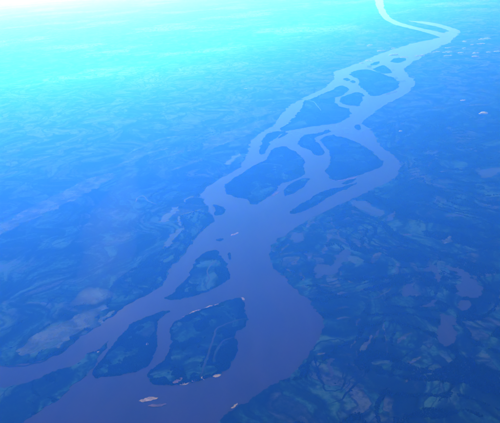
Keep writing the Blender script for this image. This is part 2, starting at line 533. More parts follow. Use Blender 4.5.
# ------------------------------------------------------------------ islands
ISL = [
 ('broad forested river island at mid-river, the largest beyond the wide pool', 0.5,
  [(224,187),(227,183),(240,175),(252,167),(265,160.5),(270,153),(276,148.3),(284,146.3),(290,149),(297,153),(303,158),(305,163),(303.6,168),(305,172),(303,176),(298,178),(290,181),(284,182.6),(278,187.5),(272,194),(265,199.5),(258,204),(252,203.5),(246,199.5),(236,197.5),(228,194)]),
 ('small pointed island close against the right end of the broadest mid-river island', 0.6,
  [(284,194),(285,188),(289,184.3),(298,180.3),(307,178),(311,178.6),(308,182),(303,187),(297,192),(290,195),(286,196)]),
 ('long slender island lying along the channel above the wide pool', 0.7,
  [(290,213),(293,209),(302,203),(312,197.5),(323,191.5),(332,188.5),(343,186.5),(355,183),(350,187),(341,191),(331,195.5),(322,201),(315,205.5),(307,210),(297,213.2)]),
 ('thin sliver islet just off the upper tip of the slender island', 0.8,
  [(342,183.2),(348,180.2),(356.5,178.6),(352.5,181.6),(347,183.8)]),
 ('triangular forested island inside the sharp right-hand river bend', 0.5,
  [(320,140.6),(324,137.3),(330,136),(334,134.3),(340,136.8),(348,139),(356,142.4),(363,145.5),(370,151),(378,157.5),(384.2,163),(378,168),(368,172.3),(354,176.5),(342,179.6),(332,179.4),(327.6,174.5),(327,168.5),(330,162),(330,154),(326,146.3)]),
 ('hook-shaped island between the broad island and the triangular island', 0.7,
  [(298,144),(302,138),(308,134.5),(318,133.2),(324,131.6),(329,129.8),(330,132),(324,134.3),(317,136.8),(313,140),(318,144),(323,150),(324,153),(319,155.6),(312,153),(310,150),(302,147)]),
 ('tiny dark islet alone mid-channel above the triangular island', 0.9,
  [(354,126.3),(356,124.8),(358.5,125),(360.8,128),(358.5,130),(355.4,129)]),
 ('narrow curved island squeezed between the left channel and the broad island', 0.8,
  [(259.6,152),(261,146),(263,138.5),(268,133.8),(276,131.4),(286,131.7),(281,134.2),(276,138),(271,142),(267.5,148),(265,153),(262,154.3)]),
 ('little dash-like islet beside the narrow curved island', 0.9,
  [(278.5,138.2),(283.5,133.6),(287.6,133),(283,136.8)]),
 ('large far island between the left channel and the cross channel', 0.5,
  [(280.5,130),(288,123.6),(294,117),(301,109),(302.5,103.5),(304,100.6),(312,99),(318,95.3),(328,91.2),(338,86.4),(345,86),(348,89),(345,94),(340,96),(335,97.4),(334,100.5),(338,105),(344,107.3),(350,110),(350.6,114),(346,119),(338,122.8),(326,125),(312,126.3),(300,128.6),(288,130.8)]),
 ('rounded far island ringed by water, right of the cross channel', 0.6,
  [(340,98),(345,95.5),(350,94),(358,92.3),(362.6,94),(362,100),(360,105.6),(352,105.6),(344,104),(340.4,101)]),
 ('large hazy island where the far river first splits', 0.5,
  [(350,74.5),(354,71.3),(366,69.4),(374,71.3),(384,74.3),(392,77),(397.6,81),(398.6,86),(394,90),(386,93.2),(378,95.8),(370,95.6),(366,91),(360,86.6),(359,81),(354,77.4)]),
 ('small hazy island just above the one at the far split', 0.7,
  [(374,69.2),(379.6,66.3),(385,65.6),(389,69),(391,73),(384,73.4),(378,71.8)]),
 ('speck of an islet left of the far split island', 0.9, [(344,79),(348,78.2),(349.8,80.2),(346,80.8)]),
 ('second speck of an islet beside the far split island', 0.9, [(351,81.2),(353.6,80.2),(355.6,82),(352.4,83)]),
 ('faint thin islet against the left bank of the farthest reach', 0.9, [(371,65),(375,62.4),(380.6,61.8),(377,64.6)]),
 ('faint dark islet at the mouth of the right far channel', 0.8, [(390.5,61.8),(395,58.6),(402,58),(406,59.5),(399,62.8)]),
 ('small knob of an island off the left bank creek mouth', 0.8,
  [(213,204.6),(220,206),(225.6,209),(223.2,213.6),(217,215.4),(214.6,213),(216,210)]),
 ('tiny dark islet near a pale sandbar in mid-river', 0.9, [(215.6,240.2),(219,238.6),(224.4,238.8),(221,241)]),
 ('tiny dark islet off the right point of the leaf-shaped island', 0.9, [(228,254),(230,252.6),(231,256),(230,260),(228.3,258)]),
 ('leaf-shaped island with dark wooded rim and pale marshy middle', 0.5,
  [(164.5,298),(172,293),(180,284.5),(188,277),(192,266.5),(198,258),(206,253),(214,250),(217.5,251.5),(220.5,257),(225.5,262),(229,270),(230,276),(226.6,281),(218,286.4),(208,291),(196,295.4),(184,298.4),(172,299.6)]),
 ('biggest nearest island, forested, split by a pale creek', 0.6,
  [(171,327.5),(174,322),(182,318),(190,313.4),(202,309.4),(214,305.4),(222,302),(232,298.6),(238,297.2),(242,299.4),(244,306),(245,313),(247,318.4),(244.6,326),(236.6,331.5),(233.4,337),(236.6,342),(237.8,350),(234.4,359),(226.6,368.4),(217.6,374.6),(204,378.8),(194,382),(182,384.8),(170,385.2),(157,384),(149,379.6),(146,376),(149,371.5),(160,364),(168,354),(171.4,344),(170.6,334)]),
 ('dark wooded island left of the biggest nearest island', 0.7,
  [(170,310.3),(165.4,314.5),(159,319.6),(156,327),(157,339),(155.6,352),(149.6,363.5),(138.5,370.4),(123,374),(106,376.6),(92.8,378.4),(93.4,371),(101,359.6),(109,350),(117.6,340),(125,331.6),(132,323.4),(143.6,317.4),(157,313)]),
]
LAGOON_KEEP = []      # rings kept clear of forest

def plant_island(o, ring, cover, sl, idx):
    """forest on the levees round the rim plus clumps inside"""
    sz = float(np.clip(sl / 520.0, 34, 150))
    g = grid_points(ring.min(0), ring.max(0), sz * 0.72, 0.45)
    g = g[inside(g, ring)]
    if not len(g):
        return
    d = dist_to_ring(g, ring)
    g, d = g[d > sz * 0.25], d[d > sz * 0.25]
    rim = 3.0 * sl / F_PX
    m = fbm(g[:, 0] / (rim * 5), g[:, 1] / (rim * 5), 40 + idx, 4)
    score = (cover - 0.5) * 1.1 + m * 0.9 + 0.75 * np.exp(-d / rim) - 0.12
    keep = score > 0
    for kr in CREEKS.get(idx, []):
        keep &= dist_to_ring(g, kr, False, 2.0 * sl / F_PX) > 1.6 * sl / F_PX
    crowns('forest_canopy', g[keep], sz, 15.0 + sz * 0.06, 4.5, M_FOREST, o)

ISL_CREEK = {   # creeks that cross islands: island index -> list of (line, width)
 9: [([(303,99.5),(309,100.6),(315,103),(318,107),(321,111)], 0.8, 'thin pale creek cutting into the large far island')],
 21: [([(246.4,318.4),(238,320),(230,322.4),(221,326),(215.6,330.5),(213.4,338),(210,347),(206.5,358),(203,369),(200.4,378)], [1.0,1.4,1.7,1.5,1.9,1.6,2.0,1.5,1.8,1.2], 'pale creek running down the biggest nearest island'),
      ([(233,338),(225,340),(219.5,345),(216,352),(213.4,361)], [0.8,1.2,1.4,1.1,0.7], 'short pale side creek inside the biggest nearest island')],
 20: [([(203,288),(209,279),(207,271),(212,264),(216,262),(221,266)], [0.9,1.8,1.1,1.7,1.2,0.8], 'pale looping wet hollow inside the leaf-shaped island')],
}
CREEKS = {}
for idx, lst in ISL_CREEK.items():
    for px, wd, lb in lst:
        o, c = ribbon('creek', px, wd, 5.6, M_LAGOON)
        tag(o, lb, 'creek')
        CREEKS.setdefault(idx, []).append(c)

for idx, (lb, cover, px) in enumerate(ISL):
    ring = ring_from_px(px, 0.6 if len(px) > 8 else 0.35, 60 + idx, 5)
    sl = float(slant(ring.mean(0)))
    o = sheet('river_island', ring, 4.2, M_ISLAND, step=max(250.0, sl / 60), bank=Z_BED)
    tag(o, lb, 'island', 'river islands')
    plant_island(o, ring, cover, sl, idx)

# ------------------------------------------------------------------ sandbars
SAND = [
 ('bright cream sandbar alone in the wide pool', [(230,236),(231.5,234.6),(235,233.4),(238.6,231.8),(239.2,232.8),(236,235),(233,236.2)], 1),
 ('white sand spit on the upper right tip of the biggest nearest island', [(240.4,297.6),(242,297.2),(243.6,299.4),(243.4,301.2),(241.8,300.4)], 1),
 ('longest cream sand strip along the upper shore of the biggest nearest island', [(187.6,314.6),(192,311.6),(198,309.6),(200.4,308.4),(200.8,309.6),(197,311),(192.5,313)], 1),
 ('short cream sand dash on the upper shore of the biggest nearest island', [(204,307.8),(208,306.4),(213,304.8),(217,302.8),(217.4,303.8),(212,306.2),(207,308)], 1),
 ('small cream sand fleck near the left corner of the biggest nearest island', [(181,317.4),(184,315.4),(185.4,315.6),(183,317.6)], 0),
 ('broad dull sandbar on the lower left shore of the biggest nearest island', [(170.6,384.6),(174,380),(180,376.6),(184,375.4),(183,378.6),(178,382),(173.6,385)], 0),
 ('cream sandbar along the bottom shore of the biggest nearest island', [(179.4,385.2),(184,382.4),(190,381.4),(194,379.4),(197.6,378),(197.6,379.8),(193,382.6),(187,385),(182,386.2)], 1),
 ('small white sand spot where the pale creek leaves the biggest nearest island', [(201,377.6),(202.6,376.4),(204.2,378.6),(204,380.4),(202.6,380.4)], 1),
 ('cream sandbar at the lower right corner of the biggest nearest island', [(212,376.6),(215,374.8),(218.6,373.6),(221.6,374.4),(219,376.4),(215.4,377.2)], 1),
 ('pinkish sandbar at the nearest edge of the frame, upper of two', [(138,402.4),(143,398.6),(150,396.4),(157,396.2),(159.4,397.2),(155,399.4),(148,401.2),(143,402.4)], 1),
 ('thin pinkish sandbar at the nearest edge of the frame, lower of two', [(146,406.4),(152,404),(160,403.8),(167,404),(163,406.4),(155,407.2)], 0),
 ('slanting thin sand spit off the nearest right shore', [(231,408.6),(234.6,405),(237.6,401.8),(238.6,402.4),(236,406),(232.4,409)], 1),
 ('bright sand fleck at the tip of the lower left bank', [(97,351.8),(98.4,350.2),(99.8,351),(98.6,352.6)], 1),
 ('small bright clearing on the right side of the dark wooded island', [(144.8,344.6),(147,342.2),(148.6,341.8),(147.4,344),(145.8,345.4)], 1),
 ('pinkish mud flat along the lower shore of the triangular island', [(331,180.6),(338,180.2),(346,178.8),(354,176.6),(360,174.8),(354,178.4),(346,180.8),(338,182)], 0),
 ('pinkish mud bar off the bottom of the broad mid-river island', [(271.4,196.4),(274,193.2),(277.6,190.4),(278.6,192),(275.6,195),(272.8,197)], 0),
 ('cream sand dash on the right bank of the far bend', [(386,94.5),(391,92.6),(396,90.4),(397,91.2),(392,93.8),(388,95.2)], 0),
]
for lb, px, bright in SAND:
    px = np.asarray(px, float)
    px = px.mean(0) + (px - px.mean(0)) * (0.92, 0.72)
    ring = ring_from_px(px, 0.5, 7, 4)
    o = sheet('sandbar', ring, 6.4, M_SAND if bright else M_MUD, step=60, relief=1.5, bank=Z_BED)
    tag(o, lb, 'sandbar', 'sandbars')

# ------------------------------------------------------------------ lagoons and wet meadows on the floodplain
LAG = [
 ('long pale wetland streak slanting across the left floodplain', [(-30,236),(0,224),(14,217),(31,207),(53,196),(72,187),(86,180),(106,174.5),(114,176),(97,187),(79,196),(60,206),(36,218),(14,228),(0,233),(-28,246)]),
 ('hammer-shaped pale lagoon on the right floodplain', [(314,271),(316,266.5),(320,264),(327,264.2),(332,266),(334,259.5),(341,253.5),(346.6,248.8),(349.4,252),(348.2,258.4),(344,264.6),(338,271),(330,275.4),(322,278.2),(316.6,276.4)]),
 ('small pale lagoon close to the right bank of the wide pool', [(291,239),(292.8,233.4),(297.6,232.6),(303.8,236.8),(301.4,240),(296,241)]),
 ('oval pale lagoon below the sharp right-hand river bend', [(351,204.4),(354,201.2),(364,201.2),(374,206),(383,212),(381.4,215.6),(374,215.2),(364,212),(356,209)]),
 ('little upright pale pond right of the oval lagoon', [(388.6,220),(391.6,214.2),(395.6,212.2),(395.4,216),(391.2,220.8)]),
 ('large crescent lagoon at the right edge of the floodplain', [(441,264),(448,266),(456,269.6),(466,272),(474,278.8),(480,286),(481.4,292.6),(477,296),(466,296.2),(458.4,295.4),(457.6,288),(460,281),(457.6,275),(450,270)]),
 ('small rounded lagoon under the large crescent lagoon', [(457,304),(462,301),(470,301.8),(469.4,307),(464,310),(458.4,308.4)]),
 ('blurred upright pale lagoon below and left of the crescent lagoon', [(441,317),(446,315.4),(453,316.4),(456.4,321),(455,332),(452,342),(445,347),(440,341),(438.6,328)]),
 ('pale pond with a curled tail left of the crescent lagoon', [(402,291),(405,286),(409,283.6),(413,287),(418,291),(418.6,294.4),(413,293.6),(408,297),(403,296.4)]),
 ('narrow arched pond at the top of the old meander loop', [(423.4,271),(426,267.4),(431,265.4),(436,266.6),(438,272),(441,277),(441.6,281.6),(438,281),(434.4,275),(431.6,270),(427,271.4)]),
 ('slanting sliver pond below the pond with the curled tail', [(420,308),(426,303.4),(433,299.6),(436,299.2),(433,303.6),(427,307.4)]),
 ('pinkish crescent flat near the bottom shore on the right', [(326.6,365),(330,361.4),(334,360),(332,364),(330,368),(332,373),(335,375.6),(331.4,376),(328,372)]),
 ('pale lagoon at the right picture edge level with the sharp bend', [(480,173),(486,169),(495,167),(504,168),(506,171),(496,174),(487,177.6),(481,176)]),
 ('small pinkish flat alone on the right floodplain', [(442,240),(445,237),(451,236.8),(453,240),(450,243.8),(444,244)]),
 ('pale lagoon left of the far left channel, the lower of two', [(210,150),(218,146),(226,143.4),(238,138.6),(248,134),(257,129),(263,124.4),(266,121),(262,120.4),(252,124),(240,128.4),(226,131.6),(214,136),(206,142),(203,148)]),
 ('pale lagoon left of the far left channel, the upper of two', [(224,118.6),(232,115.4),(245,112.8),(258,110),(268,109),(270,112.6),(262,115.6),(250,117.4),(236,120.4),(227,121)]),
 ('small pale backwater tucked behind the left bank above the creek', [(226,164),(229,158.4),(234,155.6),(240,153.4),(238,157.4),(233,160),(231,164.4)]),
 ('pale muddy flat along the left bank creek', [(158,222),(163,216),(170,210.6),(176,207),(176.6,210),(170,216.4),(163,221.6)]),
 ('long pale marsh band following the lower left bank', [(20,350),(34,338),(50,328),(66,321),(82,313),(94,308),(103,305),(106,309),(96,318),(84,328),(72,337),(58,346),(40,353),(26,355)]),
 ('pale flat where the left bank creek runs back to the river', [(164,245),(168,237.4),(174,231),(181,228.6),(180,235),(173,242),(167,247.6)]),
 ('small pale pond on the left bank near the leaf-shaped island', [(100,322),(104,316),(110,312),(114,311.4),(110,316.4),(104,321.4)]),
]
LAG_RINGS = []
def patchy(m):
    # reeds and dry ground show through the thinner parts of a flooded meadow
    t = m.node_tree
    b = t.nodes['Principled BSDF']
    g = t.nodes.new('ShaderNodeNewGeometry')
    n1 = t.nodes.new('ShaderNodeTexNoise')
    n1.inputs['Scale'].default_value = 0.0016
    n1.inputs['Detail'].default_value = 6
    n1.inputs['Roughness'].default_value = 0.65
    t.links.new(g.outputs['Position'], n1.inputs['Vector'])
    r = t.nodes.new('ShaderNodeMapRange')
    r.interpolation_type = 'SMOOTHSTEP'
    r.inputs[1].default_value, r.inputs[2].default_value = 0.38, 0.62
    r.inputs[3].default_value, r.inputs[4].default_value = 0.25, 0.95
    t.links.new(n1.outputs['Fac'], r.inputs[0])
    t.links.new(r.outputs[0], b.inputs['Alpha'])
    return m
M_WETLAND = plain_material('wet_meadow', (0.050, 0.085, 0.105), (0.098, 0.132, 0.160), 1.2)
patchy(M_WETLAND)
M_SWALE = patchy(plain_material('wet_swale', (0.026, 0.050, 0.050), (0.064, 0.080, 0.084), 3.0))
SOFT = (0, 13, 14, 15, 18, 20)
for k, (lb, px) in enumerate(LAG):
    ring = ring_from_px(px, 1.5 if k in SOFT else 1.1, 120 + k, 5)
    sl = float(slant(ring.mean(0)))
    o = sheet('lagoon' if k not in SOFT else 'wetland', ring, Z_LAND + 0.8, M_WETLAND if k in SOFT else M_LAGOON, step=max(400, sl / 40))
    tag(o, lb, 'lagoon' if k not in SOFT else 'wetland', 'floodplain lagoons')
    LAG_RINGS.append(ring)

# thin pale wet swales between the marsh ridges
ANCHORS_R = {'the hammer-shaped lagoon': (332,265), 'the small poolside lagoon': (297,237), 'the oval lagoon': (367,208), 'the little upright pond': (392,217),
 'the large crescent lagoon': (470,284), 'the small rounded lagoon': (464,305), 'the blurred upright lagoon': (447,331), 'the pond with the curled tail': (410,290),
 'the narrow arched pond': (433,273), 'the slanting sliver pond': (428,304), 'the pinkish crescent flat': (331,368), 'the lagoon at the right edge': (492,171),
 'the lone pinkish flat': (447,240), 'the sharp river bend': (399,164), 'the brightest lone cloud': (483,113), 'the wide pool corner': (322,322),
 'the farthest river bend': (457,32), 'the far split island': (378,84)}
ANCHORS_L = {'the long pale wetland streak': (55,198), 'the lower far-left lagoon': (232,134), 'the upper far-left lagoon': (248,114), 'the left bank creek mouth': (205,205),
 'the tiny far-left cloud dot': (245,89), 'the small hooked creek': (145,199), 'the round far cloud': (370,46), 'the top left corner': (0,0), 'the smoke veil tip': (134,150)}
used_words = set()
def where(pt, anchors, noun):
    """a phrase that places a swale by the nearest landmark, each phrase used once"""
    opts = []
    for nm, (ax, ay) in anchors.items():
        dx, dy = pt[0] - ax, pt[1] - ay
        h = 'left' if dx < 0 else 'right'
        v_ = 'above' if dy < 0 else 'below'
        if abs(dy) > 2.2 * abs(dx): w_ = v_
        elif abs(dx) > 2.2 * abs(dy): w_ = h + ' of'
        else: w_ = v_ + ' and ' + h + ' of'
        dd = math.hypot(dx, dy)
        opts.append((dd, ('close ' if dd < 22 else '') + w_ + ' ' + nm))
        opts.append((dd + 8, ('well ' if dd > 30 else 'just ') + w_ + ' ' + nm))
    for _, ph in sorted(opts):
        if ph not in used_words:
            used_words.add(ph)
            return noun + ' ' + ph
SWALE = [([(308,228),(310,224),(315,222)],3),([(308,261),(310,256),(314,252)],5),([(323,253),(326,248),(329,244)],5),([(328,242),(331,234),(335,229)],5),
 ([(292,265),(296,261),(299,257)],4),([(281,256),(283,250),(287,244)],2.4),([(273,253),(275,249),(278,246)],2.4),([(370,264),(375,258),(382,253)],6),
 ([(351,221),(356,226),(361,233),(364,242)],1.3),([(334,233),(339,239),(343,245)],3.4),([(313,285.5),(322,285),(332,287)],1.6),([(324,295.6),(328,294.8),(333,294.6)],2),
 ([(337,293.6),(342,292.8),(348,292.6)],1.8),([(348,281),(351,282.4),(356,284.4)],1.4),([(340.6,271.6),(341.4,275.6)],1.8),([(337,310),(342,307.6),(349,306.6)],2.6),
 ([(337,320),(342,318.4),(349,317)],2.2),([(303,285),(305,287),(308,290.4)],3),([(356,326),(357.4,322),(359.4,318.6)],1.8),([(353,291),(358,290),(363,289.4)],1.5),
 ([(364,303),(373,299.4),(383,294),(392,288)],1.4),([(393,276),(396,270),(399,263)],4),([(384,280),(388,279),(393,277.6)],1.8),([(420,279.6),(424,281),(427,285),(427,289.6)],1.5),
 ([(411,279),(412.6,276),(415.4,273.6)],1.7),([(318,355),(321,354),(325,353.6)],1.6),([(343,355.6),(347,355),(351.6,354.4)],1.5),([(361,351),(365,344),(371,335)],4.5),
 ([(350,349),(356,341),(361,335),(364,330)],1.5),([(357,351),(358.6,358),(361,365),(364,370)],1.5),([(375,343),(376.4,336),(378,328)],2),([(384,318),(384.4,328),(386,340),(388,352)],1.5),
 ([(397,344),(402,339),(411,333)],4),([(408,366),(413,360),(420,356)],3),([(402,384),(410,378),(420,371)],1.6),([(287,263),(289,270),(293,277)],2.6),([(300,272),(303,277),(305,281)],3),
 ([(431,238),(436,236.6),(443,236)],2),([(402,236),(407,234),(413,235.6)],2),([(446,217),(458,215.6),(470,216.4)],2.2),([(410,180),(416,177),(424,175.4)],2.2),([(427,168),(430,163),(434,159)],2.4),
 ([(440,172),(448,170.6),(453,171)],1.6),([(438,181),(445,180),(452,180.4)],1.5),([(404,150),(409,147.6),(413,148.6)],3),([(422,132),(430,129),(440,128)],2.2),([(428,110),(436,108),(446,108.4)],2.4),
 ([(466,106),(478,104.6),(490,105)],1.8),([(440,84),(450,82.4),(462,83)],2.4),([(470,92),(480,90.4),(492,91)],2.2),([(424,70),(434,68.4),(446,69)],2.0),([(476,70),(486,69),(498,70)],1.8),
 ([(20,146),(28,142.6),(36,140.6)],3),([(30,162),(40,158.6),(50,156)],2.4),([(4,175),(12,172.4),(20,171)],2.4),([(60,150),(72,147),(84,145)],2.2),([(66,133),(76,130),(86,128.6)],2.4),
 ([(4,154),(14,150),(22,148)],2.2),([(96,113),(108,110),(120,108)],2.2),([(110,127),(116,124.6),(124,123)],2.0),([(130,152),(146,145),(162,139),(180,136)],2.2),([(118,166),(134,158),(152,152),(170,148)],3),
 ([(154,160),(170,154.6),(190,150)],2.4),([(170,171),(190,163),(204,158)],2.6),([(40,104),(60,99),(82,96)],2.0),([(6,116),(22,111),(40,108)],2.2),([(122,88),(140,84.6),(160,83)],2.0),([(200,100),(216,97),(232,95.6)],1.8),
 ([(52,72),(78,68),(104,66)],1.6),([(148,64),(176,60),(204,58)],1.6),([(10,84),(36,79),(62,77)],1.8),([(230,70),(256,67),(280,66)],1.4),([(20,44),(60,38),(110,34)],1.8),([(140,36),(190,30),(240,27)],1.6),([(90,18),(150,12),(210,9)],1.8),([(260,40),(300,36),(340,35)],1.4)]
for k, (px, wd) in enumerate(SWALE):
    left = px[0][0] < 260
    a_, b_ = np.array(px[0], float), np.array(px[-1], float)
    far = np.clip((150 - px[0][1]) / 150, 0, 1)
    # outline: a tapering lens drawn round the centre line, so its height in the picture is kept on the receding plain
    cl = smooth(px, False, 4)
    n_ = len(cl)
    th = wd * 0.5 * np.sin(np.linspace(0.25, math.pi - 0.25, n_)) * np.array([0.7 + 0.6 * random.random() for _ in range(n_)])
    tg = np.gradient(cl, axis=0)
    tg /= np.linalg.norm(tg, axis=1)[:, None]
    nm = np.stack([-tg[:, 1], tg[:, 0]], 1)
    poly = np.concatenate([cl + nm * th[:, None], (cl - nm * th[:, None])[::-1]])
    ring = ring_from_px(poly, 0.8 if wd > 2 else 0.5, 400 + k, 2)
    o = sheet('wet_swale', ring, Z_LAND + 0.6 + 3.0 * far, M_SWALE if not left else M_WETLAND, step=None)
    noun = ('short' if np.linalg.norm(b_ - a_) < 9 else 'long' if np.linalg.norm(b_ - a_) > 22 else 'thin') + ' pale ' + ('flooded streak' if left else 'wet swale')
    tag(o, where((a_ + b_) / 2, ANCHORS_L if left else ANCHORS_R, noun), 'swale', 'pale streaks left of the river' if left else 'pale swales right of the river')

# creeks and sloughs
CRK = [
 ('pale creek bending behind the left bank woods', [(207,208.5),(200,209.6),(193,211.2),(186,213.6),(180,217),(177.6,221),(181.6,226),(180,230.5),(174,236),(168,243),(161,251)], [1.6,2,2,2.2,2.4,2.4,2.4,2.4,3,2.4,1.6], M_LAGOON),
 ('faint pale creek looping towards the left floodplain from the creek mouth', [(204,199),(198,197),(192,197),(187,199.6),(184,203)], 1.8, M_LAGOON),
 ('small hooked pale creek far out on the left floodplain', [(136,203),(137,198),(141,195.6),(145,198),(150,202),(158,204.5)], 0.8, M_LAGOON),
 ('pale creek winding down to the hammer-shaped lagoon', [(330,216),(331,221),(334,227),(339,234),(343,240.5),(349,245),(357,249.5)], 1.7, M_LAGOON),
 ('dark slough running right from the oval lagoon to the picture edge', [(372,190),(382,203),(392,210),(402,214),(413,219),(424,222),(436,222.6),(448,226.4),(462,228),(478,224),(500,219)], 1.8, M_DARKW),
 ('dark slough curling under the oval lagoon', [(340,205),(346,212),(356,217),(368,220.6),(380,225),(390,233),(399,243),(412,254),(424,258)], 1.7, M_DARKW),
 ('dark slough arching round the crescent lagoon', [(400,268),(410,260),(424,258),(440,260),(456,264),(470,270),(481,280),(487,292),(484,302),(474,312)], 2.0, M_DARKW),
 ('dark slough inside the old meander loop', [(418,280),(426,277),(433,282),(436,291),(432,300),(424,308),(412,314),(400,318)], 1.8, M_DARKW),
 ('dark slough sweeping from the hammer-shaped lagoon to the right', [(304,293),(318,288),(336,284),(354,281),(370,279),(386,276),(398,270)], 1.6, M_DARKW),
 ('dark slough lower of the pair running right from the wide pool', [(311,301),(326,298),(344,296),(360,291),(378,286),(394,282)], 1.5, M_DARKW),
 ('dark slough looping round the pinkish crescent flat', [(312,356),(318,366),(318,378),(324,388),(334,391),(342,386),(346,376),(350,364),(346,354),(334,352)], 2.0, M_DARKW),
 ('dark slough climbing from the bottom edge through the right marsh', [(330,404),(346,396),(356,384),(366,372),(370,358),(366,344),(370,330),(380,318)], 2.0, M_DARKW),
 ('dark slough at the lower right near the picture corner', [(446,404),(450,388),(460,376),(470,362),(474,348),(482,338)], 2.2, M_DARKW),
 ('dark slough curving between marsh ridges at bottom right', [(378,404),(386,390),(390,374),(400,360),(414,350),(428,342)], 1.6, M_DARKW),
 ('dark line of slough behind the sharp right-hand bend', [(386,148),(398,146),(412,143),(428,138),(446,136)], 1.1, M_DARKW),
 ('dark slough on the left floodplain under the wetland streak', [(0,366.5),(14,367),(30,365),(48,361)], 1.0, M_DARKW),
]
SCROLL = [   # families of parallel old channel arms: outer line, inner line, how many, where
 ([(340,206),(356,212),(376,222),(394,236),(412,252)], [(330,220),(342,236),(356,248),(372,256),(392,262)], 5, 'sweeping down right from the oval lagoon'),
 ([(304,290),(330,283),(360,278),(392,270)], [(312,304),(340,299),(370,292),(400,282)], 5, 'running right from the wide pool corner'),
 ([(352,352),(358,338),(366,324),(378,312)], [(392,352),(392,338),(396,324),(404,312)], 5, 'standing upright below the curl-tailed pond'),
 ([(320,380),(318,368),(324,357),(336,353),(344,360),(345,374),(336,386)], [(308,388),(305,368),(312,348),(334,340),(356,350),(360,374),(346,396)], 3, 'ringing the pinkish crescent flat'),
 ([(446,262),(462,266),(476,276),(486,290),(480,304)], [(440,254),(466,256),(486,268),(498,288),(494,310)], 3, 'hugging the large crescent lagoon'),
 ([(404,284),(412,278),(422,282),(424,292),(416,300)], [(396,272),(412,264),(434,272),(438,294),(424,312)], 3, 'looping round the curl-tailed pond'),
 ([(272,250),(280,244),(296,244),(306,252)], [(282,276),(290,262),(304,262),(316,284)], 4, 'just inside the right bank point'),
 ([(400,400),(410,384),(424,370),(440,360)], [(440,402),(456,386),(474,372),(496,360)], 4, 'crossing the lower right marsh'),
 ([(404,200),(430,206),(460,208),(500,202)], [(410,246),(440,252),(470,252),(500,244)], 4, 'lying across the right middle plain'),
 ([(404,172),(430,162),(460,156),(500,152)], [(398,190),(430,188),(460,184),(500,182)], 3, 'right of the sharp river bend'),
 ([(110,300),(118,284),(140,270),(164,252),(180,236)], [(140,296),(152,284),(164,270),(176,258),(196,234)], 3, 'in the left bank woods'),
 ([(150,200),(165,190),(185,182),(205,174)], [(180,208),(192,198),(200,188),(222,176)], 2, 'behind the left bank near the creek mouth'),
 ([(0,330),(24,318),(50,300),(72,284)], [(0,350),(26,338),(54,318),(76,304)], 2, 'on the lower left plain'),
]
ORD = ['uppermost', 'second', 'third', 'fourth', 'fifth']
for fi, (A_, B_, n_, wh) in enumerate(SCROLL):
    A_, B_ = np.asarray(A_, float), np.asarray(B_, float)
    m_ = min(len(A_), len(B_))
    for i in range(n_):
        t_ = i / max(n_ - 1, 1) + random.uniform(-0.3, 0.3) / n_
        ln_ = A_[:m_] * (1 - t_) + B_[:m_] * t_ + np.array([[random.uniform(-1.5, 1.5), random.uniform(-1, 1)] for _ in range(m_)])
        CRK.append((ORD[i] + ' of the dark curved sloughs ' + wh, [tuple(q) for q in ln_], random.uniform(1.0, 2.0), M_DARKW))
SLOUGHS = []
for k, (lb, px, wd, m) in enumerate(CRK):
    o, c = ribbon('creek' if m is M_LAGOON else 'slough', px, wd, Z_LAND + (1.4 if m is M_LAGOON else 0.4), m, None, 0.8, 200 + k)
    tag(o, lb, 'creek' if m is M_LAGOON else 'slough', 'floodplain creeks')
    SLOUGHS.append((m is M_DARKW, c))

